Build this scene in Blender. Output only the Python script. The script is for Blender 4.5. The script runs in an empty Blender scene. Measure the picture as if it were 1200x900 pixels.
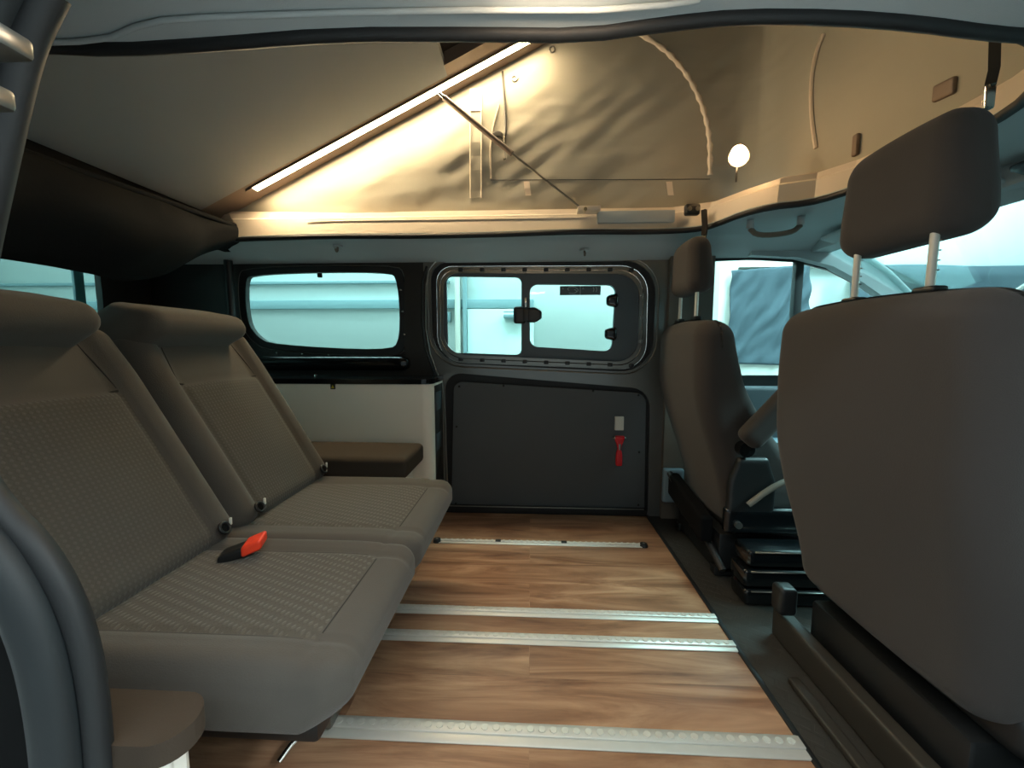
import bpy, bmesh, math, random
from mathutils import Vector, Matrix, geometry, noise
random.seed(7)
C = bpy.context.scene.collection
S = bpy.context.scene
PI = math.pi
# ------------------------------------------------------------------ camera
F = 464.0; EYE = 0.853
PITCH = math.atan(45/F); YAW = math.atan(22/F*math.cos(PITCH))
cd = bpy.data.cameras.new('camera'); cam = bpy.data.objects.new('camera', cd); C.objects.link(cam)
cam.location = (0, 0, EYE); cam.rotation_euler = (PI/2-PITCH, 0, YAW)
cd.sensor_width = 36; cd.lens = F/1200*36; cd.clip_start = 0.02
S.camera = cam
# ------------------------------------------------------------------ exposure and world
S.view_settings.view_transform = 'Standard'; S.view_settings.look = 'None'
S.view_settings.gamma = 1; S.view_settings.use_curve_mapping = False
S.view_settings.exposure = 0.95
W = bpy.data.worlds.new('world'); S.world = W; W.use_nodes = True
bg = W.node_tree.nodes['Background']; bg.inputs[0].default_value = (.62, .80, .85, 1); bg.inputs[1].default_value = 0.2

def area(name, loc, rot, sx, sy, power, col):
    l = bpy.data.lights.new(name, 'AREA'); l.shape = 'RECTANGLE'; l.size = sx; l.size_y = sy
    l.energy = power; l.color = col
    o = bpy.data.objects.new(name, l); C.objects.link(o); o.location = loc; o.rotation_euler = rot
    return o
HALL = (.86, .965, 1.0)
# the hall's rows of ceiling lamps: beyond the van, before its nose, behind it, on the camera's side
area('hall_light', (0.5, 3.1, 3.9), (0, 0, 0), 7, .6, 260, HALL)
area('hall_light', (4.2, 1.0, 3.9), (0, 0, 0), .8, 5, 420, HALL)
area('hall_light', (-3.4, 1.0, 3.9), (0, 0, 0), .8, 4, 110, HALL)
area('hall_light', (0.3, -2.6, 3.9), (0, 0, 0), 6, .8, 95, HALL)
WARM = (1.0, .60, .27); LEDC = (1.0, .77, .46)
LED_STRENGTH = 54; LAMP_STRENGTH = 30; SPOT_STRENGTH = 26

# ------------------------------------------------------------------ projection helpers (photo pixel -> point on a real plane)
_fw = Vector((-math.sin(YAW)*math.cos(PITCH), math.cos(YAW)*math.cos(PITCH), -math.sin(PITCH)))
_rt = Vector((math.cos(YAW), math.sin(YAW), 0)); _up = _rt.cross(_fw); _c = Vector((0, 0, EYE))
def _ray(x, y): return _fw+_rt*((x-600)/F)+_up*((450-y)/F)
def AX(x, y, X): d = _ray(x, y); return _c+d*(X/d.x)
def AY(x, y, Y): d = _ray(x, y); return _c+d*(Y/d.y)
def AZ(x, y, Z): d = _ray(x, y); return _c+d*((Z-EYE)/d.z)

# ------------------------------------------------------------------ materials
def srgb(r, g, b):
    f = lambda c: (c/255/12.92 if c/255 <= .04045 else ((c/255+.055)/1.055)**2.4)
    return (f(r), f(g), f(b), 1)
def mat(name, col, rough=.6, metal=0, spec=.5, bump=0, bscale=200, var=0, vscale=6, coat=0, sheen=0):
    m = bpy.data.materials.new(name); m.use_nodes = True; nt = m.node_tree; N = nt.nodes; L = nt.links
    b = N['Principled BSDF']
    b.inputs['Roughness'].default_value = rough; b.inputs['Metallic'].default_value = metal
    b.inputs['Specular IOR Level'].default_value = spec; b.inputs['Base Color'].default_value = col
    if coat: b.inputs['Coat Weight'].default_value = coat; b.inputs['Coat Roughness'].default_value = .08
    if sheen: b.inputs['Sheen Weight'].default_value = sheen; b.inputs['Sheen Roughness'].default_value = .5
    tc = N.new('ShaderNodeTexCoord')
    nz = N.new('ShaderNodeTexNoise'); nz.inputs['Scale'].default_value = vscale; nz.inputs['Detail'].default_value = 4
    L.new(tc.outputs['Object'], nz.inputs['Vector'])
    rp = N.new('ShaderNodeMapRange'); rp.inputs['To Min'].default_value = 1-var; rp.inputs['To Max'].default_value = 1+var
    L.new(nz.outputs['Fac'], rp.inputs['Value'])
    mx = N.new('ShaderNodeVectorMath'); mx.operation = 'MULTIPLY'; mx.inputs[0].default_value = col[:3]
    L.new(rp.outputs[0], mx.inputs[1]); L.new(mx.outputs[0], b.inputs['Base Color'])
    if bump:
        n2 = N.new('ShaderNodeTexNoise'); n2.inputs['Scale'].default_value = bscale; n2.inputs['Detail'].default_value = 3
        L.new(tc.outputs['Object'], n2.inputs['Vector'])
        bp = N.new('ShaderNodeBump'); bp.inputs['Strength'].default_value = bump; bp.inputs['Distance'].default_value = .002
        L.new(n2.outputs['Fac'], bp.inputs['Height']); L.new(bp.outputs[0], b.inputs['Normal'])
    return m
def emit(name, col, st):
    m = bpy.data.materials.new(name); m.use_nodes = True; nt = m.node_tree; nt.nodes.clear()
    e = nt.nodes.new('ShaderNodeEmission'); e.inputs[0].default_value = (*col, 1); e.inputs[1].default_value = st
    o = nt.nodes.new('ShaderNodeOutputMaterial'); nt.links.new(e.outputs[0], o.inputs[0]); return m
def glass(name, tint, refl=.06):
    m = bpy.data.materials.new(name); m.use_nodes = True; nt = m.node_tree; N = nt.nodes; N.clear()
    t = N.new('ShaderNodeBsdfTransparent'); t.inputs[0].default_value = tint
    g = N.new('ShaderNodeBsdfGlossy'); g.inputs['Roughness'].default_value = .02
    fr = N.new('ShaderNodeMath'); fr.operation = 'MULTIPLY'; fr.inputs[1].default_value = refl*8
    f = N.new('ShaderNodeFresnel'); f.inputs[0].default_value = 1.35
    nt.links.new(f.outputs[0], fr.inputs[0])
    x = N.new('ShaderNodeMixShader'); o = N.new('ShaderNodeOutputMaterial')
    nt.links.new(fr.outputs[0], x.inputs[0]); nt.links.new(t.outputs[0], x.inputs[1]); nt.links.new(g.outputs[0], x.inputs[2])
    nt.links.new(x.outputs[0], o.inputs[0]); return m
def dotted(name, col, scale, strength, colvar=.25, ang=PI/4, squash=1.0):
    """upholstery cloth woven with rows of small raised lozenges"""
    m = mat(name, col, .92, bump=0, sheen=.15, spec=.15); nt = m.node_tree; N = nt.nodes; L = nt.links
    b = N['Principled BSDF']; tc = N.new('ShaderNodeTexCoord')
    mp = N.new('ShaderNodeMapping'); mp.inputs['Rotation'].default_value = (0, 0, ang); mp.inputs['Scale'].default_value = (scale, scale*squash, scale)
    L.new(tc.outputs['UV'], mp.inputs[0])
    sp = N.new('ShaderNodeSeparateXYZ'); L.new(mp.outputs[0], sp.inputs[0])
    outs = []
    for k in (0, 1):
        s = N.new('ShaderNodeMath'); s.operation = 'SINE'; L.new(sp.outputs[k], s.inputs[0]); outs.append(s)
    p = N.new('ShaderNodeMath'); p.operation = 'MULTIPLY'; L.new(outs[0].outputs[0], p.inputs[0]); L.new(outs[1].outputs[0], p.inputs[1])
    r = N.new('ShaderNodeMapRange'); r.inputs['From Min'].default_value = .05; r.inputs['From Max'].default_value = .7
    L.new(p.outputs[0], r.inputs['Value'])
    nz = N.new('ShaderNodeTexNoise'); nz.inputs['Scale'].default_value = 500; L.new(tc.outputs['Object'], nz.inputs['Vector'])
    ad = N.new('ShaderNodeMath'); ad.operation = 'MULTIPLY_ADD'; ad.inputs[1].default_value = .35; L.new(nz.outputs['Fac'], ad.inputs[0]); L.new(r.outputs[0], ad.inputs[2])
    bp = N.new('ShaderNodeBump'); bp.inputs['Strength'].default_value = strength; bp.inputs['Distance'].default_value = .003
    L.new(ad.outputs[0], bp.inputs['Height']); L.new(bp.outputs[0], b.inputs['Normal'])
    m2 = N.new('ShaderNodeMapRange'); m2.inputs['To Min'].default_value = 1-colvar*.4; m2.inputs['To Max'].default_value = 1+colvar
    L.new(r.outputs[0], m2.inputs['Value'])
    v = N.new('ShaderNodeVectorMath'); v.operation = 'MULTIPLY'; v.inputs[0].default_value = col[:3]
    L.new(m2.outputs[0], v.inputs[1]); L.new(v.outputs[0], b.inputs['Base Color'])
    return m
M = {}
M['fabric'] = mat('plain_seat_cloth', srgb(84, 79, 73), .95, spec=.15, bump=.35, bscale=420, var=.06, sheen=.15)
M['fabric_dot'] = dotted('patterned_seat_cloth', srgb(80, 76, 70), 430, .28, .14)
M['fabric_ridge'] = dotted('ridged_seat_cloth', srgb(86, 81, 73), 400, .55, .18, PI/3.2, .55)
M['fabric_front'] = mat('front_seat_cloth', srgb(66, 62, 60), .95, spec=.15, bump=.3, bscale=500, var=.04, sheen=.12)
M['cushion'] = mat('cushion_cloth', srgb(70, 64, 57), .9, spec=.2, bump=.25, bscale=420, var=.05)
M['groove'] = mat('seam_thread', srgb(38, 35, 32), .95)
M['black'] = mat('black_plastic', srgb(24, 26, 27), .42, var=.05)
M['blackgloss'] = mat('glossy_black_plastic', srgb(14, 17, 19), .18, coat=.3)
M['rubber'] = mat('black_rubber', srgb(26, 28, 30), .6, var=.08)
M['seal'] = mat('grey_rubber_seal', srgb(25, 31, 34), .6, var=.05)
M['paint'] = mat('dark_grey_body_paint', srgb(122, 124, 122), .28, metal=.5, coat=.5, var=.04)
M['pillar_dark'] = mat('dark_brown_pillar_trim', srgb(40, 39, 37), .45, var=.05)
M['board'] = mat('charcoal_lining_board', srgb(84, 90, 94), .75, bump=.2, bscale=600, var=.05)
M['metal'] = mat('bare_steel', srgb(140, 140, 135), .32, metal=.9, var=.1, vscale=30)
M['alu'] = mat('brushed_aluminium', srgb(214, 210, 200), .42, metal=.3, var=.04, vscale=40)
M['chrome'] = mat('chrome', srgb(215, 212, 205), .2, metal=1)
M['frame'] = mat('slate_window_frame', srgb(74, 84, 90), .5, var=.05)
M['white'] = mat('white_laminate', srgb(240, 234, 222), .4, var=.02)
M['whiteplas'] = mat('white_plastic', srgb(225, 222, 212), .45)
M['headliner'] = mat('grey_headliner_felt', srgb(178, 186, 188), .95, bump=.25, bscale=500, var=.04, spec=.1)
M['rim'] = mat('cream_roof_rim', srgb(214, 200, 182), .45, var=.03)
M['canvas'] = None
M['roofboard'] = mat('grey_roof_board', srgb(138, 142, 144), .85, bump=.15, bscale=500, var=.04, spec=.2)
M['roofliner'] = mat('brown_grey_roof_liner', srgb(46, 40, 36), .95, var=.05)
M['profile'] = mat('bronze_profile', srgb(120, 104, 92), .5, metal=.2)
M['cloth_black'] = mat('black_curtain_cloth', srgb(32, 33, 34), .97, bump=.3, bscale=60, var=.1, spec=.1)
M['red'] = mat('red_plastic', srgb(226, 38, 48), .4)
M['orange'] = mat('orange_red_plastic', srgb(248, 70, 40), .45)
M['yellow'] = mat('yellow_tag_paint', srgb(200, 180, 40), .5)
M['trim'] = mat('taupe_pillar_trim', srgb(112, 104, 94), .6, var=.04)
M['sticker'] = mat('smoked_sticker', srgb(82, 92, 96), .6)
M['ink'] = mat('pale_print', srgb(190, 205, 205), .6)
M['matte_white'] = mat('hall_white_panel', srgb(240, 248, 246), .8, var=.02, vscale=1.5)
M['hall_line'] = mat('hall_grey_rail', srgb(138, 166, 172), .7)
M['hall_door'] = mat('hall_door_white', srgb(220, 236, 232), .7)
M['hallfloor'] = mat('hall_concrete', srgb(170, 172, 170), .6, var=.1)
M['sheet'] = mat('slate_blue_sheet', srgb(62, 76, 84), .9, bump=.2, bscale=30)
M['paleblue'] = mat('pale_blue_plastic', srgb(140, 165, 178), .5)
M['glass_side'] = glass('teal_tinted_glass', (.60, .77, .75, 1))
M['glass_front'] = glass('clear_green_glass', (.72, .92, .92, 1))
M['led'] = emit('led_diffuser', LEDC, LED_STRENGTH)
M['lamp'] = emit('lamp_diffuser', (1, .74, .5), LAMP_STRENGTH)
M['spot'] = emit('reading_lamp_lens', WARM, SPOT_STRENGTH)

M['cover'] = mat('dark_taupe_plastic', srgb(52, 48, 42), .5, var=.05)
M['void'] = mat('matte_black_lining', srgb(13, 14, 15), .9, spec=.1)
M['pad'] = mat('dark_brown_pad_cloth', srgb(66, 56, 47), .9, spec=.2, bump=.25, bscale=420)
def wood():
    m = bpy.data.materials.new('walnut_plank_floor'); m.use_nodes = True; nt = m.node_tree; N = nt.nodes; L = nt.links
    b = N['Principled BSDF']; tc = N.new('ShaderNodeTexCoord')
    br = N.new('ShaderNodeTexBrick'); br.offset = .37; br.inputs['Scale'].default_value = 1
    br.inputs['Brick Width'].default_value = 1.15; br.inputs['Row Height'].default_value = .135; br.inputs['Mortar Size'].default_value = .0008
    br.inputs['Color1'].default_value = (0, 0, 0, 1); br.inputs['Color2'].default_value = (1, 1, 1, 1); br.inputs['Mortar'].default_value = (.35, .35, .35, 1)
    L.new(tc.outputs['Object'], br.inputs['Vector'])
    # each plank shifts the grain pattern
    sh = N.new('ShaderNodeVectorMath'); sh.operation = 'MULTIPLY_ADD'; sh.inputs[1].default_value = (3.1, 1.7, 0); L.new(br.outputs['Color'], sh.inputs[0]); L.new(tc.outputs['Object'], sh.inputs[2])
    mp = N.new('ShaderNodeMapping'); mp.inputs['Scale'].default_value = (1.3, 9, 1); L.new(sh.outputs[0], mp.inputs[0])
    n1 = N.new('ShaderNodeTexNoise'); n1.inputs['Scale'].default_value = 1.6; n1.inputs['Detail'].default_value = 7; n1.inputs['Roughness'].default_value = .62; n1.inputs['Distortion'].default_value = .9
    L.new(mp.outputs[0], n1.inputs['Vector'])
    cr = N.new('ShaderNodeValToRGB'); e = cr.color_ramp.elements
    e[0].position = .27; e[0].color = srgb(94, 66, 50); e[1].position = .78; e[1].color = srgb(196, 156, 122)
    k = cr.color_ramp.elements.new(.46); k.color = srgb(142, 104, 78); k = cr.color_ramp.elements.new(.6); k.color = srgb(168, 130, 100)
    L.new(n1.outputs['Fac'], cr.inputs[0])
    mp2 = N.new('ShaderNodeMapping'); mp2.inputs['Scale'].default_value = (4, 120, 1); L.new(sh.outputs[0], mp2.inputs[0])
    n2 = N.new('ShaderNodeTexNoise'); n2.inputs['Scale'].default_value = 1; n2.inputs['Detail'].default_value = 3; L.new(mp2.outputs[0], n2.inputs['Vector'])
    r2 = N.new('ShaderNodeMapRange'); r2.inputs['To Min'].default_value = .93; r2.inputs['To Max'].default_value = 1.12; L.new(n2.outputs['Fac'], r2.inputs['Value'])
    r3 = N.new('ShaderNodeMapRange'); r3.inputs['To Min'].default_value = .9; r3.inputs['To Max'].default_value = 1.12; L.new(br.outputs['Color'], r3.inputs['Value'])
    q = N.new('ShaderNodeMath'); q.operation = 'MULTIPLY'; L.new(r2.outputs[0], q.inputs[0]); L.new(r3.outputs[0], q.inputs[1])
    v = N.new('ShaderNodeVectorMath'); v.operation = 'MULTIPLY'; L.new(cr.outputs[0], v.inputs[0]); L.new(q.outputs[0], v.inputs[1])
    L.new(v.outputs[0], b.inputs['Base Color']); b.inputs['Roughness'].default_value = .42; b.inputs['Specular IOR Level'].default_value = .35
    return m
M['wood'] = wood()
def rubber_mat():
    m = mat('ribbed_rubber_mat', srgb(44, 42, 38), .5, var=.15, vscale=9); nt = m.node_tree; N = nt.nodes; L = nt.links
    b = N['Principled BSDF']; tc = N.new('ShaderNodeTexCoord')
    br = N.new('ShaderNodeTexBrick'); br.inputs['Scale'].default_value = 1; br.inputs['Brick Width'].default_value = .05; br.inputs['Row Height'].default_value = .03
    br.inputs['Mortar Size'].default_value = .004; br.inputs['Color1'].default_value = (1, 1, 1, 1); br.inputs['Color2'].default_value = (1, 1, 1, 1); br.inputs['Mortar'].default_value = (0, 0, 0, 1)
    mp = N.new('ShaderNodeMapping'); mp.inputs['Rotation'].default_value = (0, 0, .6); L.new(tc.outputs['Object'], mp.inputs[0]); L.new(mp.outputs[0], br.inputs['Vector'])
    bp = N.new('ShaderNodeBump'); bp.inputs['Strength'].default_value = .5; bp.inputs['Distance'].default_value = .003
    L.new(br.outputs['Color'], bp.inputs['Height']); L.new(bp.outputs[0], b.inputs['Normal']); return m
M['mat'] = rubber_mat()
def canvas_mat():
    m = mat('beige_grey_tent_canvas', srgb(168, 164, 150), .8, spec=.25, var=.03); nt = m.node_tree; N = nt.nodes; L = nt.links
    b = N['Principled BSDF']; tc = N.new('ShaderNodeTexCoord')
    mp = N.new('ShaderNodeMapping'); mp.inputs['Rotation'].default_value = (0, .42, 0); mp.inputs['Scale'].default_value = (1.6, 2, 9); L.new(tc.outputs['Object'], mp.inputs[0])
    n = N.new('ShaderNodeTexNoise'); n.inputs['Scale'].default_value = 1.5; n.inputs['Detail'].default_value = 1; n.inputs['Distortion'].default_value = .3; L.new(mp.outputs[0], n.inputs['Vector'])
    bp = N.new('ShaderNodeBump'); bp.inputs['Strength'].default_value = .25; bp.inputs['Distance'].default_value = .02
    L.new(n.outputs['Fac'], bp.inputs['Height']); L.new(bp.outputs[0], b.inputs['Normal']); return m
M['canvas'] = canvas_mat()

# ------------------------------------------------------------------ mesh helpers
def link(name, me, m, parent=None, smooth=False):
    if isinstance(m, (list, tuple)):
        for q in m: me.materials.append(M[q])
    else: me.materials.append(M[m])
    if smooth:
        for p in me.polygons: p.use_smooth = True
    o = bpy.data.objects.new(name, me); C.objects.link(o)
    if parent is not None: o.parent = parent; o.matrix_parent_inverse = Matrix.Translation(-parent.location) if parent.rotation_euler.x == parent.rotation_euler.y == parent.rotation_euler.z == 0 and parent.type == 'EMPTY' else Matrix()
    return o
def finish(name, bm, m, parent=None, smooth=False, auto=None):
    bmesh.ops.recalc_face_normals(bm, faces=bm.faces)
    me = bpy.data.meshes.new(name); bm.to_mesh(me); bm.free()
    if auto is not None:
        bm2 = bmesh.new(); bm2.from_mesh(me)
        for e in bm2.edges:
            e.smooth = not (len(e.link_faces) == 2 and e.calc_face_angle(0) > auto)
        bm2.to_mesh(me); bm2.free(); smooth = True
    return link(name, me, m, parent, smooth)
def tag(o, label=None, cat=None, group=None, kind=None):
    if label: o['label'] = label
    if cat: o['category'] = cat
    if group: o['group'] = group
    if kind: o['kind'] = kind
    return o
def thing(name, label, cat, loc=(0, 0, 0), group=None):
    o = bpy.data.objects.new(name, None); C.objects.link(o); o.location = loc; o.empty_display_size = .05
    return tag(o, label, cat, group)
def struct(o, label=None): return tag(o, label, None, None, 'structure')
def box(bm, lo, hi, bev=0, seg=2):
    r = bmesh.ops.create_cube(bm, size=1); vs = r['verts']
    lo = Vector(lo); hi = Vector(hi); c = (lo+hi)/2; s = hi-lo
    for v in vs: v.co = Vector((v.co.x*s.x, v.co.y*s.y, v.co.z*s.z))+c
    if bev:
        es = list({e for v in vs for e in v.link_edges})
        bmesh.ops.bevel(bm, geom=es, offset=bev, segments=seg, profile=.5, affect='EDGES')
def boxo(name, lo, hi, m, parent=None, bev=0.003, seg=2):
    bm = bmesh.new(); box(bm, lo, hi, bev, seg); return finish(name, bm, m, parent, auto=.6)
def tube(bm, pts, r, n=8, caps=True):
    pts = [Vector(p) for p in pts]; rings = []; prev = None
    rr = r if isinstance(r, (list, tuple)) else [r]*len(pts)
    for i, p in enumerate(pts):
        t = (pts[min(i+1, len(pts)-1)]-pts[max(i-1, 0)]).normalized()
        if prev is None:
            a = Vector((0, 0, 1)) if abs(t.z) < .9 else Vector((1, 0, 0)); u = t.cross(a).normalized()
        else: u = (prev-t*prev.dot(t)).normalized()
        prev = u; w = t.cross(u)
        rings.append([bm.verts.new(p+(u*math.cos(2*PI*k/n)+w*math.sin(2*PI*k/n))*rr[i]) for k in range(n)])
    for a, b in zip(rings, rings[1:]):
        for k in range(n): bm.faces.new((a[k], a[(k+1) % n], b[(k+1) % n], b[k]))
    if caps: bm.faces.new(rings[0][::-1]); bm.faces.new(rings[-1])
def tubeo(name, pts, r, m, parent=None, n=10):
    bm = bmesh.new(); tube(bm, pts, r, n); return finish(name, bm, m, parent, auto=.9)
def smooth_pts(pts, it=2, closed=False):
    pts = [Vector(p) for p in pts]
    for _ in range(it):
        out = [] if closed else [pts[0]]
        n = len(pts)
        for i in range(n if closed else n-1):
            a, b = pts[i], pts[(i+1) % n]; out += [a*.75+b*.25, a*.25+b*.75]
        if not closed: out.append(pts[-1])
        pts = out
    return pts
def rrect(x0, z0, x1, z1, r, n=7):
    """rounded rectangle, r one number or four (bl, br, tr, tl)"""
    if not isinstance(r, (list, tuple)): r = [r]*4
    out = []
    for (cx, cz, a0, rr) in ((x0+r[0], z0+r[0], PI, r[0]), (x1-r[1], z0+r[1], 1.5*PI, r[1]), (x1-r[2], z1-r[2], 0, r[2]), (x0+r[3], z1-r[3], .5*PI, r[3])):
        for k in range(n+1):
            a = a0+k/n*PI/2; out.append((cx+rr*math.cos(a), cz+rr*math.sin(a)))
    return out
def rquad(px, Y, r, n=7):
    """photo pixels of four corners (bl, br, tr, tl) on the plane y=Y -> rounded outline in (x, z)"""
    P = [AY(x, y, Y) for x, y in px]; P = [Vector((p.x, p.z)) for p in P]
    if not isinstance(r, (list, tuple)): r = [r]*4
    out = []
    for i in range(4):
        p = P[i]; a = (P[i-1]-p).normalized(); b = (P[(i+1) % 4]-p).normalized()
        s = p+a*r[i]; e = p+b*r[i]
        for k in range(n+1):
            t = k/n
            # conic close to a circular arc
            w = .72; q = (s*(1-t)**2+p*(2*w*t*(1-t))+e*t*t)/((1-t)**2+2*w*t*(1-t)+t*t)
            out.append((q.x, q.y))
    return out
def slab(name, outer, holes, Y, T, m, parent=None, axis='y', bev=0, fn=None):
    """flat sheet of thickness T with holes. axis y: outline (x,z) at y=Y..Y+T ; axis x: outline (y,z); axis z: outline (x,y)"""
    loops = [outer]+list(holes)
    polys = [[Vector((a, b, 0)) for a, b in lp] for lp in loops]
    tris = geometry.tessellate_polygon(polys); flat = [p for lp in polys for p in lp]
    if fn is None:
        if axis == 'y': fn = lambda a, b, t: (a, Y+t, b)
        elif axis == 'x': fn = lambda a, b, t: (Y+t, a, b)
        else: fn = lambda a, b, t: (a, b, Y+t)
    bm = bmesh.new()
    v0 = [bm.verts.new(fn(p.x, p.y, 0)) for p in flat]; v1 = [bm.verts.new(fn(p.x, p.y, T)) for p in flat]
    for t in tris:
        try: bm.faces.new([v0[i] for i in t]); bm.faces.new([v1[i] for i in reversed(t)])
        except ValueError: pass
    k = 0
    for lp in polys:
        n = len(lp)
        for i in range(n):
            j = (i+1) % n
            try: bm.faces.new((v0[k+i], v0[k+j], v1[k+j], v1[k+i]))
            except ValueError: pass
        k += n
    bmesh.ops.dissolve_limit(bm, angle_limit=.01, verts=bm.verts, edges=bm.edges)
    return finish(name, bm, m, parent, auto=.5)
def rbox(name, size, r, m, n=20, deform=None, parent=None, uvax=(0, 1), matfn=None):
    """rounded soft box centred on the origin; deform(x,y,z)->(x,y,z) shapes it and places it in the world"""
    hx, hy, hz = size[0]/2, size[1]/2, size[2]/2; r = min(r, hx, hy, hz)
    idx = {}; verts = []; faces = []; raw = []
    def vid(i, j, k):
        key = (i, j, k)
        if key not in idx:
            def m1(q, h):
                u = q/n*2-1
                u = math.copysign(1-(1-abs(u))**1.35, u); return u*h
            p = Vector((m1(i, hx), m1(j, hy), m1(k, hz)))
            q = Vector((max(-hx+r, min(hx-r, p.x)), max(-hy+r, min(hy-r, p.y)), max(-hz+r, min(hz-r, p.z))))
            d = p-q
            if d.length > 1e-9:
                # spread corner points evenly over the rounding
                e = Vector([math.tan(max(-1, min(1, c/r))*PI/4) for c in d]); d = e.normalized()*r if e.length > 1e-9 else d
                p = q+d
            idx[key] = len(verts); raw.append(p.copy())
            verts.append(p)
        return idx[key]
    R = range(n)
    for a in R:
        for b in R:
            faces.append((vid(a, b, 0), vid(a, b+1, 0), vid(a+1, b+1, 0), vid(a+1, b, 0)))
            faces.append((vid(a, b, n), vid(a+1, b, n), vid(a+1, b+1, n), vid(a, b+1, n)))
            faces.append((vid(a, 0, b), vid(a+1, 0, b), vid(a+1, 0, b+1), vid(a, 0, b+1)))
            faces.append((vid(a, n, b), vid(a, n, b+1), vid(a+1, n, b+1), vid(a+1, n, b)))
            faces.append((vid(0, a, b), vid(0, a, b+1), vid(0, a+1, b+1), vid(0, a+1, b)))
            faces.append((vid(n, a, b), vid(n, a+1, b), vid(n, a+1, b+1), vid(n, a, b+1)))
    out = [Vector(deform(*p)) if deform else p for p in verts]
    me = bpy.data.meshes.new(name); me.from_pydata(out, [], faces); me.update()
    uv = me.uv_layers.new(name='UVMap')
    for lp in me.loops:
        p = raw[lp.vertex_index]; uv.data[lp.index].uv = (p[uvax[0]], p[uvax[1]])
    o = link(name, me, m, parent, True)
    if matfn:
        for p in me.polygons:
            c = sum((raw[i] for i in p.vertices), Vector())/len(p.vertices); p.material_index = matfn(c)
    return o
def sm(a, b, x):
    t = max(0, min(1, (x-a)/(b-a))); return t*t*(3-2*t)
def gs(x, w): return math.exp(-(x/w)**2)

# ================================================================== SETTING
# ---- the hall around the van
HB = -.5
struct(boxo('floor', (-7, -6, HB-.05), (8, 5, HB), 'hallfloor', bev=0), 'grey concrete floor of the hall outside')
struct(boxo('wall_hall', (-7, 4.2, HB), (8, 4.3, 4.2), 'matte_white', bev=0), 'white wall panels of the hall beyond the side windows')
struct(boxo('wall_hall_rear', (-6, -6, HB), (-5.9, 4.2, 4.2), 'matte_white', bev=0))
struct(boxo('wall_hall_front', (7, -6, HB), (7.1, 4.2, 4.2), 'matte_white', bev=0))
struct(boxo('ceiling_hall', (-7, -6, 4.2), (8, 5, 4.3), 'matte_white', bev=0))
o = struct(boxo('trim_1', (-6, 4.14, 1.24), (.03, 4.2, 1.33), 'hall_line'), 'grey rail along the hall wall seen through the side windows')
o = struct(boxo('trim_2', (-6, 4.15, 1.50), (-.85, 4.2, 1.53), 'hall_line'))
# hall post + door, seen through sliding window
p0 = AY(536, 360, 4.1)
hd = thing('hall_door', 'white hall door with closer seen through the left pane of the sliding window', 'door', (-.2, 4.12, HB))
boxo('door_leaf', (-.66, 4.13, HB), (.03, 4.17, 1.23), 'hall_door', hd)
bm = bmesh.new(); box(bm, (-.70, 4.1, HB), (-.665, 4.17, 2.6)); finish('door_post', bm, 'hall_line', hd)
boxo('door_closer', (-.28, 4.06, 1.13), (.02, 4.13, 1.17), 'hall_line', hd, .01)
boxo('closer_arm', (-.28, 4.07, 1.19), (.0, 4.09, 1.2), 'hall_line', hd, .002)
boxo('hall_post', (-.78, 4.08, HB), (-.73, 4.16, 3.4), 'whiteplas', hd)
tag(boxo('switch_box', (-.90, 4.15, 1.1), (-.84, 4.2, 1.2), 'hall_line'), 'small grey switch box on hall wall, left pane of sliding window', 'switch box')
# the hall window covered by a sheet, seen through the cab door window
hw = struct(slab('window_4', rrect(1.86, .35, 3.4, 1.80, .01, 1), [rrect(2.03, .72, 3.2, 1.62, .01, 1)], 4.08, .12, 'whiteplas'), 'white hall window frame behind the cab door window')
def cloth(name, P00, P10, P11, P01, nu, nv, amp, m, parent=None, thick=.004, wav=None):
    """hanging sheet between four corners with real folds"""
    P00, P10, P11, P01 = map(Vector, (P00, P10, P11, P01)); nrm = (P10-P00).cross(P01-P00).normalized()
    bm = bmesh.new(); g = []
    for s in (0, 1):
        rows = []
        for j in range(nv+1):
            v = j/nv; row = []
            for i in range(nu+1):
                u = i/nu; p = (P00*(1-u)+P10*u)*(1-v)+(P01*(1-u)+P11*u)*v
                d = wav(u, v) if wav else math.sin(u*23+v*4)*.5+noise.noise(Vector((u*4, v*3, 1)))
                row.append(bm.verts.new(p+nrm*(d*amp+s*thick)))
            rows.append(row)
        g.append(rows)
    for s in (0, 1):
        for j in range(nv):
            for i in range(nu): bm.faces.new((g[s][j][i], g[s][j][i+1], g[s][j+1][i+1], g[s][j+1][i]))
    per = [(0, i) for i in range(nu+1)]+[(j, nu) for j in range(1, nv+1)]+[(nv, i) for i in range(nu-1, -1, -1)]+[(j, 0) for j in range(nv-1, 0, -1)]
    for a, b in zip(per, per[1:]+per[:1]):
        bm.faces.new((g[0][a[0]][a[1]], g[0][b[0]][b[1]], g[1][b[0]][b[1]], g[1][a[0]][a[1]]))
    return finish(name, bm, m, parent, smooth=True)
Q = [AY(852, 426, 4.04), AY(948, 429, 4.04), AY(950, 310, 4.04), AY(857, 317, 4.04)]
tag(cloth('sheet', *Q, 60, 40, .03, 'sheet', wav=lambda u, v: math.sin((u*1.5-v*1.3)*16+3*noise.noise(Vector((u*3, v*2, 0))))*.4*(u+.2)+noise.noise(Vector((u*9-v*7, v*3+u*2, 3)))*.9), 'slate blue sheet hung over hall window, seen through cab door window', 'sheet')
Q = [Vector((3.0, 3.95, -.48)), Vector((6.6, 3.95, -.48)), Vector((6.6, 3.95, 1.55)), Vector((3.0, 3.95, 1.61))]
tag(cloth('sheet', *Q, 40, 20, .04, 'sheet'), 'wide slate blue sheet stretched before hall wall, seen through the windscreen', 'sheet')
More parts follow.
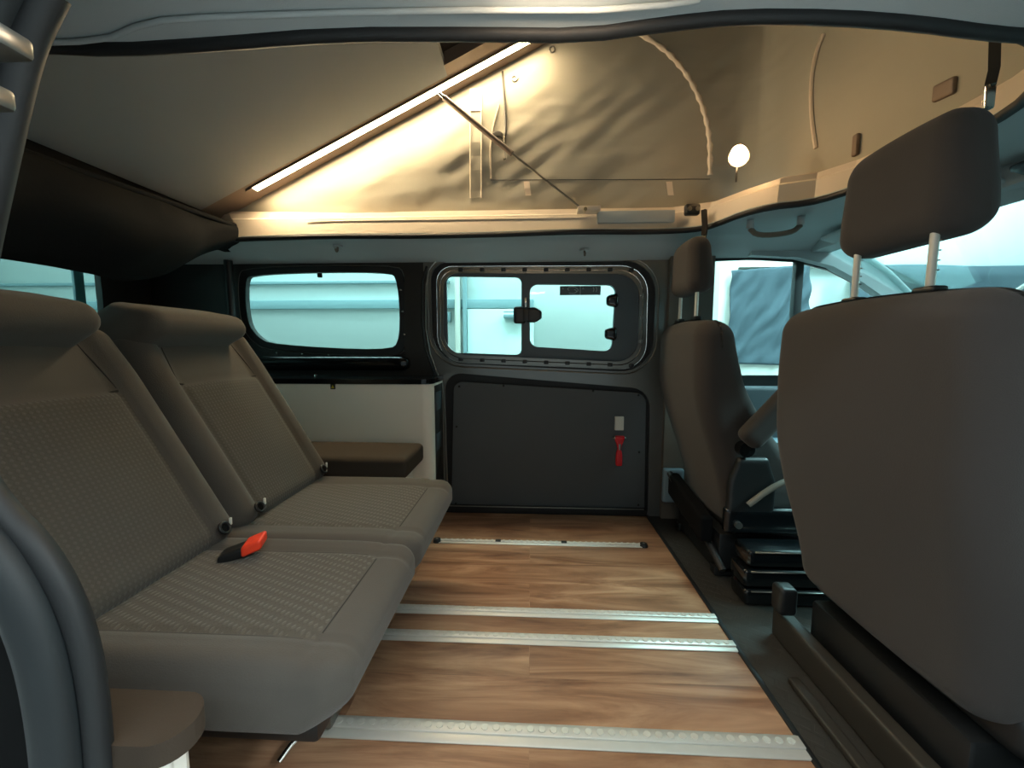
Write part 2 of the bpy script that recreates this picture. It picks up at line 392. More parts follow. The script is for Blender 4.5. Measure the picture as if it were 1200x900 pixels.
tag(tubeo('cable', [AY(1140, 374, 3.0), AY(1270, 290, 2.6)], .012, 'whiteplas'), 'pale cord slanting across the wide blue sheet outside the windscreen', 'cable')

# ---- van floor
FX = .585
struct(boxo('floor', (-1.9, .40, -.03), (FX, 1.955, 0), 'wood', bev=.002), 'wood-look plank floor of the van')
struct(boxo('floor', (FX, .40, -.06), (2.25, 1.97, -.008), 'mat', bev=.004), 'black ribbed rubber floor of the cab')
boxo_ = boxo('trim_3', (FX-.004, .40, -.03), (FX+.010, 1.955, .004), 'black', bev=.002); struct(boxo_, 'black edge strip where the plank floor ends')

# ---- far wall: sliding door and its opening
WY = 1.97
def px4(x0, y0, x1, y1): return [(x0, y1), (x1, y1), (x1, y0), (x0, y0)]
win_out = rquad([(507, 425), (764, 437), (770, 305), (504, 307)], WY, [.16, .16, .16, .09])
pan_hole = rquad([(524, 602), (759, 604), (762, 456), (521, 436)], WY, [.03, .03, .09, .09])
shell = [(-.53, -.03), (.66, -.03), (.66, 1.30), (-.53, 1.30)]
door = slab('door_1', shell, [win_out, pan_hole], WY, .02, 'paint'); struct(door, 'dark grey sliding side door opposite the camera')
# pressed metal beads round the window and panel
def ring(name, o_, i_, Y, T, m, parent): return slab(name, o_, [i_], Y, T, m, parent)
def outline_tube(name, ol, Y, r, m, parent, closed=True):
    pts = [(a, Y, b) for a, b in ol]
    if closed: pts = pts+[pts[0]]
    return tubeo(name, pts, r, m, parent, 6)
w1 = rquad([(513, 424), (757, 434), (760, 311), (511, 312)], WY+.02, [.13, .13, .13, .08])
ring('window_seal', rquad([(506, 427), (765, 439), (771, 304), (503, 306)], WY+.015, [.16, .16, .16, .09]), w1, WY+.012, .012, 'rubber', door)
w2 = rquad([(520, 415), (747, 425), (750, 321), (520, 320)], WY+.03, [.11, .11, .11, .07])
ring('window_flange', w1, w2, WY+.026, .012, 'metal', door)
outline_tube('flange_edge', rquad([(516, 419), (752, 429), (755, 316), (515, 316)], WY+.02, [.12, .12, .12, .08]), WY+.026, .0028, 'chrome', door)
outline_tube('door_bead', rquad([(503, 428), (768, 440), (774, 301), (500, 303)], WY, [.17, .17, .17, .10]), WY, .004, 'metal', door)
gl = rquad([(525, 413), (611, 416), (611, 325), (523, 324)], WY+.04, .03)
sl_o = rquad([(613, 414), (725, 421), (725, 318), (613, 318)], WY+.04, .035)
frame = slab('window_frame', rquad([(518, 419), (749, 427), (752, 318), (517, 317)], WY+.04, [.045, .10, .10, .035]), [gl, sl_o], WY+.040, .012, 'frame', door)
slab('window_pane', rquad([(521, 417), (614, 420), (614, 321), (519, 321)], WY+.05, .03), [], WY+.053, .003, 'glass_side', door)
sl_i = rquad([(621, 406), (717, 412), (722, 334), (621, 333)], WY+.03, .04)
sash = slab('sliding_sash', rquad([(612, 415), (726, 422), (727, 317), (612, 317)], WY+.03, .045), [sl_i], WY+.030, .024, 'frame', door)
slab('sash_pane', rquad([(618, 409), (721, 415), (725, 331), (618, 330)], WY+.045, .03), [], WY+.045, .003, 'glass_side', sash)
# flange bolts and clips
for k in range(9):
    for (ya, yb) in ((316, 316), (421, 429)):
        x = 540+k*25; y = ya+(yb-ya)*(x-540)/215
        p = AY(x, y, WY+.02); bm = bmesh.new(); box(bm, (p.x-.012, p.y-.006, p.z-.009), (p.x+.012, p.y+.012, p.z+.009), .004)
        finish('flange_clip', bm, 'black', door, auto=.6)
for y in (345, 372, 400):
    p = AY(752+(0 if y < 380 else -1), y, WY+.02); boxo('flange_clip', (p.x-.006, p.y-.004, p.z-.008), (p.x+.006, p.y+.01, p.z+.008), 'metal', door, .002)
# sliding window latch (two lugs), hinge clips, pin, sticker
p = AY(617, 369, WY+.01)
lt = rbox('window_latch', (.062, .03, .085), .014, 'black', 10, lambda x, y, z: (p.x-.034+x, WY+.020+y, p.z+z), door)
rbox('latch_lever', (.075, .026, .075), .013, 'black', 10, lambda x, y, z: (p.x+.038+x, WY+.016+y, p.z+z*(1-.45*sm(0, .04, x))), lt)
boxo('latch_bridge', (p.x-.02, WY+.004, p.z-.03), (p.x+.02, WY+.02, p.z+.03), 'black', lt, .005)
q = AY(616, 355, WY+.01); boxo('latch_pin', (q.x-.006, WY+.012, q.z-.02), (q.x+.006, WY+.03, q.z+.028), 'chrome', lt, .003)
for (x, y) in ((718, 352), (716, 391)):
    q = AY(x, y, WY+.01)
    hc = rbox('window_catch', (.06, .035, .052), .016, 'blackgloss', 10, lambda x_, y_, z_: (q.x+x_, WY+.018+y_, q.z+z_*(1+.35*sm(-.03, .03, x_))), door)
a = AY(656, 346, WY+.044); b = AY(704, 335, WY+.044)
stk = boxo('sticker', (a.x, WY+.0415, a.z), (b.x, WY+.0442, b.z), 'sticker', door, .0005)
mid = (a.x+b.x)/2
boxo('sticker_divider', (mid-.001, WY+.0405, a.z), (mid+.001, WY+.0415, b.z), 'ink', stk, 0)
def arc(cx, cz, rx, rz, a0, a1, n=8): return [(cx+rx*math.cos(a0+(a1-a0)*k/n), WY+.041, cz+rz*math.sin(a0+(a1-a0)*k/n)) for k in range(n+1)]
zc = (a.z+b.z)/2; xa = (a.x+mid)/2+.01; xb = (mid+b.x)/2+.012
bm = bmesh.new()
tube(bm, arc(xa, zc+.008, .022, .010, .3, PI*1.25), .0012, 5); tube(bm, arc(xa, zc-.004, .022, .010, -PI*.75+.0, .35*PI), .0012, 5)
tube(bm, arc(xa+.004, zc+.002, .026, .012, -.9, .9), .0012, 5)
tube(bm, [(xa-.05, WY+.041, zc+.006), (xa-.046, WY+.041, zc+.013), (xa-.042, WY+.041, zc+.006)], .001, 4)
tube(bm, [(mid+.010, WY+.041, zc+.006), (mid+.014, WY+.041, zc+.013), (mid+.018, WY+.041, zc+.006)], .001, 4)
for k in range(2):
    tube(bm, arc(xb+k*.014, zc+.004, .005, .010, -PI*.5, PI*.6), .0012, 5)
finish('sticker_print', bm, 'ink', stk)
# black lining board with screws, emergency hammer, white plate
bd = slab('lining_board', rquad([(529, 597), (755, 598), (757, 461), (532, 447)], WY-.005, [.02, .02, .05, .045]), [], WY-.006, .012, 'board', door)
slab('board_recess', rquad([(520, 603), (761, 606), (764, 453), (519, 434)], WY+.02, .06), [], WY+.021, .004, 'rubber', door)
for (x, y) in ((538, 453), (590, 452), (695, 458), (748, 463), (535, 500), (534, 590), (749, 530), (748, 592), (640, 594)):
    q = AY(x, y, WY-.006); bm = bmesh.new()
    bmesh.ops.create_uvsphere(bm, u_segments=10, v_segments=6, radius=.006)
    for v in bm.verts: v.co = Vector((v.co.x+q.x, v.co.y*.4+WY-.006, v.co.z+q.z))
    finish('screw', bm, 'black', bd, smooth=True)
# bottom sill
a = AY(519, 606, WY-.02); b = AY(758, 598, WY-.02)
sil = boxo('trim_4', (-.46, WY-.03, .0), (.585, WY-.001, .036), 'rubber', bev=.004); struct(sil, 'dark sill strip under the sliding door panel')
tubeo('sill_edge', [(-.45, WY-.028, .036), (.57, WY-.028, .036)], .003, 'metal', sil)
# white plate
a = AY(720, 504, WY-.012); b = AY(731, 488, WY-.012)
tag(boxo('hammer_bracket', (a.x, WY-.0195, a.z), (b.x, WY-.0062, b.z), 'whiteplas', bev=.003), 'small white plate on the charcoal board above the red hammer', 'plate')
hm = thing('emergency_hammer', 'red emergency hammer clipped to the charcoal side door board', 'emergency hammer', (AY(725, 545, WY).x, WY-.006, AY(725, 545, WY).z))
c0 = AY(726, 513, WY-.02); c1 = AY(725, 546, WY-.02)
bm = bmesh.new(); box(bm, (c0.x-.022, WY-.032, c0.z-.010), (c0.x+.024, WY-.008, c0.z+.009), .005)
finish('hammer_head', bm, 'red', hm, auto=.7)
H = c0.z-c1.z
rbox('handle', (.032, .02, H), .008, 'red', 14, lambda x, y, z: ((c0.x+c1.x)/2+x*(1.0+.55*sm(.25*H, .5*H, z)-.45*gs(z-.12*H, .02)), WY-.019+y, (c0.z+c1.z)/2+z), hm)
tubeo('hammer_tip', [(c0.x-.022, WY-.02, c0.z), (c0.x-.036, WY-.02, c0.z)], [.007, .0015], 'chrome', hm)
tubeo('hammer_tip', [(c0.x+.024, WY-.02, c0.z), (c0.x+.034, WY-.02, c0.z)], [.007, .0015], 'chrome', hm)
boxo('belt_cutter', (c0.x-.004, WY-.031, c0.z-.06), (c0.x+.006, WY-.029, c0.z-.03), 'metal', hm, .0005)

# ---- rear side wall and quarter window
qw = [AY(x, y, WY) for x, y in ((470, 400), (455, 411), (320, 404), (303, 395), (291, 378), (288, 330), (296, 321), (455, 318), (467, 328))]
qwl = [(v.x, v.z) for v in smooth_pts([Vector((p.x, p.z, 0)) for p in qw], 2, True) for v in [Vector((v.x, v.y, 0))]] if False else [(v.x, v.y) for v in smooth_pts([Vector((p.x, p.z, 0)) for p in qw], 2, True)]
wr = slab('wall_far_rear', [(-1.95, -.03), (-.53, -.03), (-.53, 1.30), (-1.95, 1.30)], [qwl], WY+.001, .02, 'pillar_dark'); struct(wr, 'black rear side wall with quarter window')
win1 = slab('window_1', [(a*1.0+(a+1.05)*.03, b+(b-1.03)*.05) for a, b in qwl], [], WY+.026, .003, 'glass_side'); struct(win1, 'tinted rear quarter window')
cx_, cz_ = -1.06, 1.03
big = [(cx_+(a-cx_)*1.09, cz_+(b-cz_)*1.16) for a, b in qwl]
fr = ring('window_frame', big, qwl, WY-.008, .012, 'rubber', win1)
outline_tube('window_bead', [(cx_+(a-cx_)*1.10, cz_+(b-cz_)*1.18) for a, b in qwl], WY-.004, .0025, 'metal', win1)
for x, y in ((325, 413.5), (355, 415), (386, 416), (416, 417), (446, 418), (470, 340), (472, 365), (474, 392)):
    q = AY(x, y, WY-.01); boxo('window_clip', (q.x-.005, WY-.016, q.z-.004), (q.x+.005, WY-.006, q.z+.004), 'chrome', win1, .0015)
q = AY(375, 323, WY-.01); boxo('window_clip', (q.x-.012, WY-.018, q.z-.01), (q.x+.012, WY-.006, q.z+.012), 'black', win1, .004)
# ledge below the window
lg = thing('wall_ledge', 'glossy dark trim ledge under the rear quarter window', 'ledge', (-1.0, 1.95, .66))
rbox('ledge_roll', (1.2, .07, .07), .03, 'blackgloss', 16, lambda x, y, z: (x-1.2, 1.945+y, .765+z), lg)
q = AY(363, 442, 1.85); boxo('catch', (q.x-.007, 1.901, q.z-.02), (q.x+.007, 1.912, q.z+.01), 'chrome', lg, .003)
# pillars (C pillar between quarter window and door, B pillar right of the door)
cp = [AY(x, y, WY-.01) for x, y in ((474, 318), (500, 318), (500, 400), (505, 425), (514, 445), (515, 452), (474, 452))]
pc = slab('wall_pillar_rear', [(p.x, p.z) for p in cp], [], WY-.012, .012, 'pillar_dark'); struct(pc, 'dark pillar between the two side windows')
pb = slab('wall_pillar_front', [(.655, -.05), (.86, -.05), (.86, 1.30), (.655, 1.30)], [], WY-.03, .05, 'trim'); struct(pb, 'taupe pillar trim behind the far front seat')
rbox('pillar_cover', (.10, .03, .42), .012, 'paleblue', 12, lambda x, y, z: (.70+x, 1.925+y, .17+z*.4), pb)
tubeo('door_edge_seal', [Vector((AY(x, y, WY-.015).x, WY-.015, AY(x, y, WY-.015).z)) for x, y in ((521, 600), (518, 560), (517, 500), (516, 470), (514, 452), (507, 432), (499, 410), (495, 380), (495, 330), (500, 312))], .006, 'rubber', door)
tubeo('door_edge_bead', [Vector((AY(x, y, WY-.01).x, WY-.01, AY(x, y, WY-.01).z)) for x, y in ((527, 600), (524, 560), (522, 500), (521, 470), (519, 452), (512, 436), (504, 415), (499, 385), (499, 335), (503, 314))], .0035, 'metal', door)

# ---- front far door with window
fw_px = [(827, 440), (827, 312), (832, 305), (880, 303), (935, 306), (975, 316), (1010, 334), (1046, 358), (1070, 380), (1075, 440)]
fwl = [(AY(x, y, WY).x, AY(x, y, WY).z) for x, y in fw_px]
fd = slab('door_2', [(.86-.03, -.1), (2.3, -.1), (2.3, .84), (1.9, 1.10), (1.5, 1.30), (.83, 1.30)], [fwl], WY, .03, 'black'); struct(fd, 'far cab door with its window')
slab('window_pane', fwl, [], WY+.032, .003, 'glass_front', fd)
tubeo('window_seal', [(a, WY-.004, b) for a, b in fwl], .008, 'rubber', fd, 6)
a = AY(937, 308, WY); boxo('window_divider', (a.x-.02, WY-.012, .6), (a.x+.015, WY+.02, a.z+.01), 'rubber', fd, .003)
boxo('door_card', (.86, WY-.06, -.02), (2.2, WY-.001, .66), 'frame', fd, .02, 3)
boxo('door_pocket', (.95, WY-.12, .04), (1.75, WY-.055, .42), 'paleblue', fd, .02, 3)
# A pillar and windscreen
ap = [AY(x, y, WY-.05) for x, y in ((985, 285), (1012, 300), (1040, 320), (1066, 346), (1100, 390), (1075, 392), (1046, 356), (1010, 331), (975, 312), (935, 302), (880, 299), (880, 292), (940, 290))]
apo = slab('trim_5', [(p.x, p.z) for p in ap], [], WY-.055, .05, 'headliner'); struct(apo, 'pale windscreen pillar trim')
tubeo('pillar_edge', [(p.x, WY-.055, p.z) for p in ap[1:5]], .014, 'headliner', apo)
WS = [Vector((1.30, .42, 1.30)), Vector((1.30, 1.93, 1.30)), Vector((2.28, 1.93, .74)), Vector((2.28, .42, .74))]
bm = bmesh.new(); t_ = Vector((.004, 0, .006)); v = [bm.verts.new(p) for p in WS]+[bm.verts.new(p+t_) for p in WS]
bm.faces.new(v[:4]); bm.faces.new(v[4:][::-1])
for i in range(4): bm.faces.new((v[i], v[(i+1) % 4], v[4+(i+1) % 4], v[4+i]))
struct(finish('window_2', bm, 'glass_front'), 'windscreen')
dsh = rbox('dashboard', (.42, 1.5, .62), .09, 'black', 18, lambda x, y, z: (2.05+x-.10*sm(-.1, .3, z), 1.19+y, .46+z))
tag(dsh, 'black dashboard below the windscreen, ahead of the front seats', 'dashboard')
struct(boxo('wall_front', (2.27, .40, -.1), (2.31, 2.0, .76), 'black', bev=0))

# ---- near wall with the open doorway the photo is taken through
ed = [(x, y) for x, y in ((70, -10), (52, 25), (38, 60), (24, 115), (12, 170), (2, 215), (-12, 280), (-25, 350), (-35, 430), (-34, 500), (-20, 555), (10, 598), (50, 636), (84, 690), (106, 750), (118, 820), (124, 900), (128, 990))]
NY = .40
E_ = [AY(x, y, NY) for x, y in ed]; E_ = smooth_pts([Vector((p.x, p.z, 0)) for p in E_], 2)
el = [(p.x, p.y) for p in E_]
top = (el[0][0]+.05, 1.30)
ap_out = [(-1.95, -.4), (2.3, -.4), (2.3, .84), (1.55, 1.34), (-1.95, 1.34)]
ap_hole = [(a-.045, b) for a, b in el]+[(-.44, -.06), (.80, -.06), (.84, .5), (.82, 1.0), (.74, 1.22), (.66, 1.28), (-.3, 1.28), (-.40, 1.25)]
nw = slab('wall_near', ap_out, [ap_hole, rrect(.98, .72, 1.6, 1.22, .05)], NY-.03, .03, 'void'); struct(nw, 'near side of the van with open sliding doorway')
slab('window_pane', rrect(.97, .71, 1.61, 1.23, .05), [], NY-.02, .003, 'glass_front', nw)
nb = len(el)*6//10
seal = tubeo('doorway_seal', [(a-.030, NY-.020, b) for a, b in el], .022, 'seal', nw, 12)
tubeo('seal_lip', [(a-.006, NY-.002, b) for a, b in el], .014, 'rubber', nw, 8)
tubeo('seal_flange', [(a-.004, NY-.048, b-.004) for a, b in el[:len(el)*4//10]], .0045, 'rim', nw, 6)
for (x, y, w) in ((26, 57, .030), (5, 117, .034)):
    q = AY(x, y, NY-.06); boxo('striker', (q.x-w, NY-.085, q.z-.009), (q.x+.006, NY-.055, q.z+.009), 'metal', nw, .004)
struct(boxo('trim_6', (-.5, .33, -.06), (.85, .41, -.032), 'black', bev=.004), 'doorway sill')

# ---- rear wall (tailgate) with window
rg = slab('door_3', [(.40, -.03), (1.98, -.03), (1.98, 1.34), (.40, 1.34)], [rrect(.55, .78, 1.735, 1.27, .07)], -1.97, .03, 'pillar_dark', axis='x'); struct(rg, 'tailgate')
slab('window_pane', rrect(.54, .77, 1.75, 1.28, .06), [], -1.975, .003, 'glass_side', rg, axis='x')
boxo('glass_bar', (-1.99, 1.66, .76), (-1.978, 1.70, 1.28), 'hall_line', rg, .002)

# ---- headliner (ceiling with the roof opening)
far = [(-1.46, 1.80), (-1.2, 1.775), (-.9, 1.76), (-.6, 1.772), (-.35, 1.775), (-.1, 1.765), (.1, 1.745), (.25, 1.74), (.45, 1.752), (.62, 1.745), (.70, 1.72)]
front = [(.735, 1.66), (.77, 1.54), (.83, 1.465), (.93, 1.435), (.975, 1.37), (1.0, 1.28), (1.0, 1.10), (.99, .95), (.96, .86), (.88, .76), (.78, .70)]
near = [(.70, .690), (.57, .665), (.44, .648), (.30, .640), (.20, .648), (.08, .665), (-.08, .655), (-.30, .645), (-.5, .655), (-.68, .66), (-.8, .645), (-1.0, .64), (-1.46, .64)]
hole = [Vector((x, y, 0)) for x, y in far+front+near]
hole = [(p.x, p.y) for p in smooth_pts(hole, 1, True)]
outer = [(-1.95, .38)]+[(x, .38) for x in (-1.5, -1, -.5, 0, .5, 1.0)]+[(1.34, .38), (1.34, .9), (1.34, 1.5), (1.34, 1.99)]+[(x, 1.99) for x in (1.0, .5, 0, -.5, -1, -1.5)]+[(-1.95, 1.99)]
def hz(x, y): # headliner droops towards both side walls
    return 1.333-.075*sm(1.80, 1.99, y)-.055*sm(.60, .38, y)
def dense(poly, step=.06):
    out = []
    for (a, b), (c, d) in zip(poly, poly[1:]+poly[:1]):
        n = max(1, int(math.hypot(c-a, d-b)/step)); out += [(a+(c-a)*k/n, b+(d-b)*k/n) for k in range(n)]
    return out
def headliner():
    bm = bmesh.new(); polys = [[Vector((a, b, 0)) for a, b in dense(outer)], [Vector((a, b, 0)) for a, b in hole]]
    # add intermediate rows so the droop is round: triangulate then subdivide
    tris = geometry.tessellate_polygon(polys); fl = [p for l in polys for p in l]; vs = [bm.verts.new(p) for p in fl]
    for t in tris:
        try: bm.faces.new([vs[i] for i in t])
        except ValueError: pass
    for _ in range(3): 
        es = [e for e in bm.edges if e.calc_length() > .09]
        if es: bmesh.ops.subdivide_edges(bm, edges=es, cuts=1)
        bmesh.ops.triangulate(bm, faces=bm.faces)
    bmesh.ops.recalc_face_normals(bm, faces=bm.faces)
    r = bmesh.ops.extrude_face_region(bm, geom=list(bm.faces)); up = {e for e in r['geom'] if isinstance(e, bmesh.types.BMVert)}
    for v in bm.verts: v.co.z = hz(v.co.x, v.co.y)+(.012 if v in up else 0)
    return finish('ceiling', bm, 'headliner', auto=.7)
struct(headliner(), 'grey felt headliner around the roof opening')
hl = [(x, y, 1.333-.002) for x, y in hole]
struct(tubeo('trim_7', hl+[hl[0]], .011, 'rubber', n=8), 'wavy black rubber edging round the roof opening')
# raised rim (the roof frame) following the opening
def offset(poly, d):
    n = len(poly); out = []
    for i in range(n):
        a = Vector(poly[i-1]); b = Vector(poly[i]); c = Vector(poly[(i+1) % n]); t = (c-a).normalized()
        out.append((b.x-t.y*d, b.y+t.x*d))
    return out
rim_base = [(-1.34, 1.79), (-.9, 1.785), (0, 1.785), (.62, 1.785), (.73, 1.74), (.80, 1.60), (.87, 1.50), (.97, 1.46), (1.02, 1.38), (1.04, 1.26), (1.04, 1.0), (1.0, .86), (.88, .70), (.75, .64), (.3, .62), (-.4, .62), (-1.34, .62)]
prof = [(-.012, 1.340), (-.004, 1.375), (.010, 1.42), (.022, 1.428), (.030, 1.448), (.075, 1.452), (.078, 1.466), (.185, 1.466), (.185, 1.350), (.10, 1.350), (.05, 1.340)]
bm = bmesh.new(); loops = []
for d, z in prof:
    loops.append([bm.verts.new((x, y, z)) for x, y in offset(rim_base, d)])
n = len(rim_base)
for A, B in zip(loops, loops[1:]+loops[:1]):
    for i in range(n-1): bm.faces.new((A[i], A[i+1], B[i+1], B[i]))
bm.faces.new([l[0] for l in loops]); bm.faces.new([l[-1] for l in loops][::-1])
rimo = finish('trim_8', bm, 'rim', auto=.35); struct(rimo, 'cream rim of the roof opening')
a = AY(700, 262, 1.775); b = AY(790, 247, 1.775)
boxo('rim_plate', (a.x, 1.762, a.z), (b.x, 1.80, b.z), 'headliner', rimo, .002)
tubeo('rim_bead', [(x, 1.788, 1.405) for x in (-1.0, .24)]+[(.25, 1.788, 1.42)], .002, 'rim', rimo, 6)

# pop-up roof shell, hinged at the rear
HX, HZ, SL = -1.43, 1.437, .472
def rz(x): return HZ+SL*(x-HX)
def incl(name, x0, x1, y0, y1, d0, d1, m, parent, bev=.003):
    bm = bmesh.new(); box(bm, (x0, y0, 0), (x1, y1, 1))
    for v in bm.verts: v.co.z = rz(v.co.x)+(d0 if v.co.z < .5 else d1)
    return finish(name, bm, m, parent)
pr_ = thing('pop_up_roof', 'grey raised pop-up roof panel sloping up from the rear', 'roof', (HX, 1.2, HZ))
incl('roof_shell', HX-.05, 1.16, .56, 1.86, .05, .09, 'roofliner', pr_)
incl('mounting_strip', -.345, .68, 1.655, 1.7145, .0, .05, 'profile', pr_)
incl('roof_board', HX, -.345, .60, 1.715, .0, .03, 'roofboard', pr_)
incl('side_profile', HX, .68, 1.715, 1.835, .0, .05, 'profile', pr_)
incl('side_profile', HX, .62, .56, .60, -.015, .05, 'profile', pr_)
struct(boxo('wall_roof_rear', (-1.47, .40, 1.30), (-1.44, 1.90, 1.50), 'cloth_black', bev=0), 'black cloth closing the roof opening at the rear')
# tent canvas
def dense3(P):
    out = []
    for a, b in zip(P, P[1:]):
        n = max(1, int((b-a).length/.06)); out += [a.lerp(b, k/n) for k in range(n)]
    return out+[P[-1]]
def tent():
    path = [(-1.42, 1.865), (-1.0, 1.868), (-.4, 1.868), (.2, 1.868), (.60, 1.868), (.78, 1.872), (.90, 1.86), (.975, 1.80), (1.0, 1.70), (1.035, 1.60), (1.085, 1.50), (1.12, 1.35), (1.13, 1.2), (1.12, 1.0), (1.08, .8), (.97, .64), (.8, .56), (.3, .545), (-.4, .545), (-1.42, .545)]
    P = smooth_pts(dense3([Vector((x, y, 0)) for x, y in path]), 2)
    bm = bmesh.new(); rows = []; NV = 90
    for j in range(NV+1):
        v = j/NV; row = []
        for p in P:
            x = p.x; z0 = 1.455; z1 = rz(x)+.04
            # canvas draws inward towards the smaller roof edge and sags a little
            y = p.y+(1.835-p.y)*v if p.y > 1.8 else p.y
            sag = .015*math.sin(PI*v)*(1 if p.y > 1.2 else -1)
            zz = z0+(z1-z0)*v; w = (noise.noise(Vector((x*2.0, p.y*2, zz*4-x*2.2)))*.011+noise.noise(Vector((x*5+zz*2, p.y*4, zz*16-x*9)))*.007)*math.sin(PI*min(1, .08+v*.98))
            row.append(bm.verts.new((x, y+(-sag+w)*(1 if abs(p.y-1.2) > .4 else .3), z0+max(.002, z1-z0)*v)))
        rows.append(row)
    for A, B in zip(rows, rows[1:]):
        for i in range(len(P)-1): bm.faces.new((A[i], A[i+1], B[i+1], B[i]))
    return bm
tn = thing('tent_canvas', 'beige-grey tent canvas wall of the pop-up roof', 'tent', (0, 1.85, 1.46))
fb = tent(); fo = finish('fabric', fb, 'canvas', tn, smooth=True)
sd = fo.modifiers.new('thickness', 'SOLIDIFY'); sd.thickness = .003; sd.offset = 0
from mathutils.bvhtree import BVHTree
_bm = bmesh.new(); _bm.from_mesh(fo.data); _bv = BVHTree.FromBMesh(_bm); _bm.free()
def cpt(x, y, off=.004):   # the canvas itself behind that place of the photo, lifted off it a little
    d = _ray(x, y).normalized(); h = _bv.ray_cast(_c, d)
    p = h[0] if h[0] is not None else AY(x, y, 1.84)
    return p-d*off
def cpath(pts, it=1, off=.004, step=8):
    P2 = smooth_pts([Vector((x, y, 0)) for x, y in pts], it); out = []
    for a, b in zip(P2, P2[1:]):
        n = max(1, int((b-a).length/step)); out += [a.lerp(b, k/n) for k in range(n)]
    return [cpt(p.x, p.y, off) for p in out+[P2[-1]]]
def ribbon(name, pts, half, m, off=.004, th=.002):
    P2 = cpath(pts, 0, off); bm = bmesh.new(); rows = []
    for p in P2: rows.append([bm.verts.new(p+Vector((dx, dy, 0))) for dx, dy in ((-half, 0), (half, 0), (half, -th), (-half, -th))])
    for A, B in zip(rows, rows[1:]):
        for k in range(4): bm.faces.new((A[k], A[(k+1) % 4], B[(k+1) % 4], B[k]))
    bm.faces.new(rows[0][::-1]); bm.faces.new(rows[-1]); return finish(name, bm, m, tn)
zp_ = cpath(((745, 38), (765, 48), (790, 68), (812, 98), (826, 132), (832, 165), (832, 205)), 2, .004, 4)
bm = bmesh.new(); tube(bm, zp_, [.010+.0035*math.sin(k*1.9) for k in range(len(zp_))], 6); finish('window_zip', bm, 'rim', tn, smooth=True)
tubeo('seam', cpath(((575, 211), (832, 210)), 0, .002), .0016, 'black', tn, 5)
tubeo('zip', cpath(((589, 84), (591, 110), (593, 150), (591, 165))), .0055, 'cover', tn, 6)
tubeo('zip_pull', [cpt(591, 160, .012), cpt(592, 176, .014), cpt(593, 186, .010), cpt(590, 187, .012)], .005, 'chrome', tn, 6)
_z = cpt(583, 157, .008); rbox('zip_garage', (.05, .012, .026), .006, 'cover', 8, lambda x, y, z: (_z.x+x, _z.y+y, _z.z+z-.6*x*x/.03), tn)
ribbon('reinforcing_strip', ((557.5, 110), (557.5, 232)), .028, 'canvas')
for x_ in (551, 564): tubeo('strip_seam', cpath(((x_, 110), (x_, 232)), 0, .009), .0022, 'rim', tn, 5)
ribbon('care_label', ((557.5, 104), (557.5, 130)), .026, 'whiteplas', .010)
for x_ in (618, 785): ribbon('strap_loop', ((x_-1, 213), (x_+1, 229)), .013, 'rim', .006)
tubeo('seam_tape', cpath(((575, 209), (575, 195), (574, 178), (577, 150), (585, 122))), .004, 'rim', tn, 5)
for x_, y_ in ((647, 58), (603, 92)):
    q = cpt(x_, y_, .005); bm = bmesh.new(); tube(bm, [(q.x+.012*math.cos(t*PI/5), q.y, q.z+.012*math.sin(t*PI/5)) for t in range(11)], .003, 6, False); finish('eyelet', bm, 'metal', tn, smooth=True)
# front canvas details
def fpt(x, y, X=1.04): p = AX(x, y, X); return p
tubeo('pale_cord', cpath(((965, 40), (955, 65), (950, 100), (951, 140), (956, 174)), 2), .007, 'rim', tn, 6)
q1 = cpt(1107, 105, .008); rbox('dark_tab', (.014, .06, .045), .006, 'profile', 8, lambda x, y, z: (q1.x+x, q1.y+y, q1.z+z+.15*y), tn)
q2 = cpt(1003, 170, .008); rbox('dark_tab', (.014, .022, .07), .005, 'profile', 8, lambda x, y, z: (q2.x+x, q2.y+y, q2.z+z), tn)

# LED strip on the roof's far side profile
def AR(x, y):   # pixel -> point on the sloping underside of the roof
    d = _ray(x, y); n_ = Vector((-SL, 0, 1)); p = Vector((HX, 0, HZ)); return _c+d*((p-_c).dot(n_)/d.dot(n_))
a = AR(298, 219); b = AR(634, 38); ym = (a.y+b.y)/2
ls = thing('led_strip_light', 'glowing warm LED strip running up the sloping roof edge', 'LED light', (a.x, ym, a.z))
def under(name, x0, x1, y0, y1, d0, d1, m, parent): return incl(name, x0, x1, y0, y1, d0, d1, m, parent)
LW = .017
under('diffuser', a.x, b.x, ym-LW, ym+LW, -.0085, -.004, 'led', ls)
for s_ in (-1, 1): under('channel', a.x-.01, b.x+.01, ym+s_*(LW+.002)-.002, ym+s_*(LW+.002)+.002, -.0088, .0, 'profile', ls)
under('channel', a.x-.01, b.x+.01, ym-LW, ym+LW, -.004, -.0005, 'profile', ls)
under('end_cap', a.x-.03, a.x-.001, ym-.02, ym+.02, -.011, -.0005, 'profile', ls)
under('end_cap', b.x+.001, b.x+.02, ym-.02, ym+.02, -.011, -.0005, 'profile', ls)
# gas strut
SY = 1.735
a = AY(515, 110, SY); m_ = AY(600, 180, SY); b = AY(680, 243, SY)
gst = thing('gas_strut', 'thin gas strut holding the pop-up roof, slanting down from the LED strip', 'gas strut', b)
tubeo('cylinder', [a+(m_-a)*.06, m_], .011, 'profile', gst); tubeo('piston_rod', [m_, b], .0045, 'metal', gst)
tubeo('end_fitting', [a-(m_-a)*.01, a+(m_-a)*.1], [.006, .009], 'chrome', gst)
boxo('foot_bracket', (b.x-.01, SY-.005, b.z-.012), (b.x+.085, SY+.055, b.z+.006), 'rim', gst, .003)
tubeo('foot_bolt', [(b.x+.02, SY-.012, b.z-.01), (b.x+.02, SY+.01, b.z-.01)], .008, 'chrome', gst)
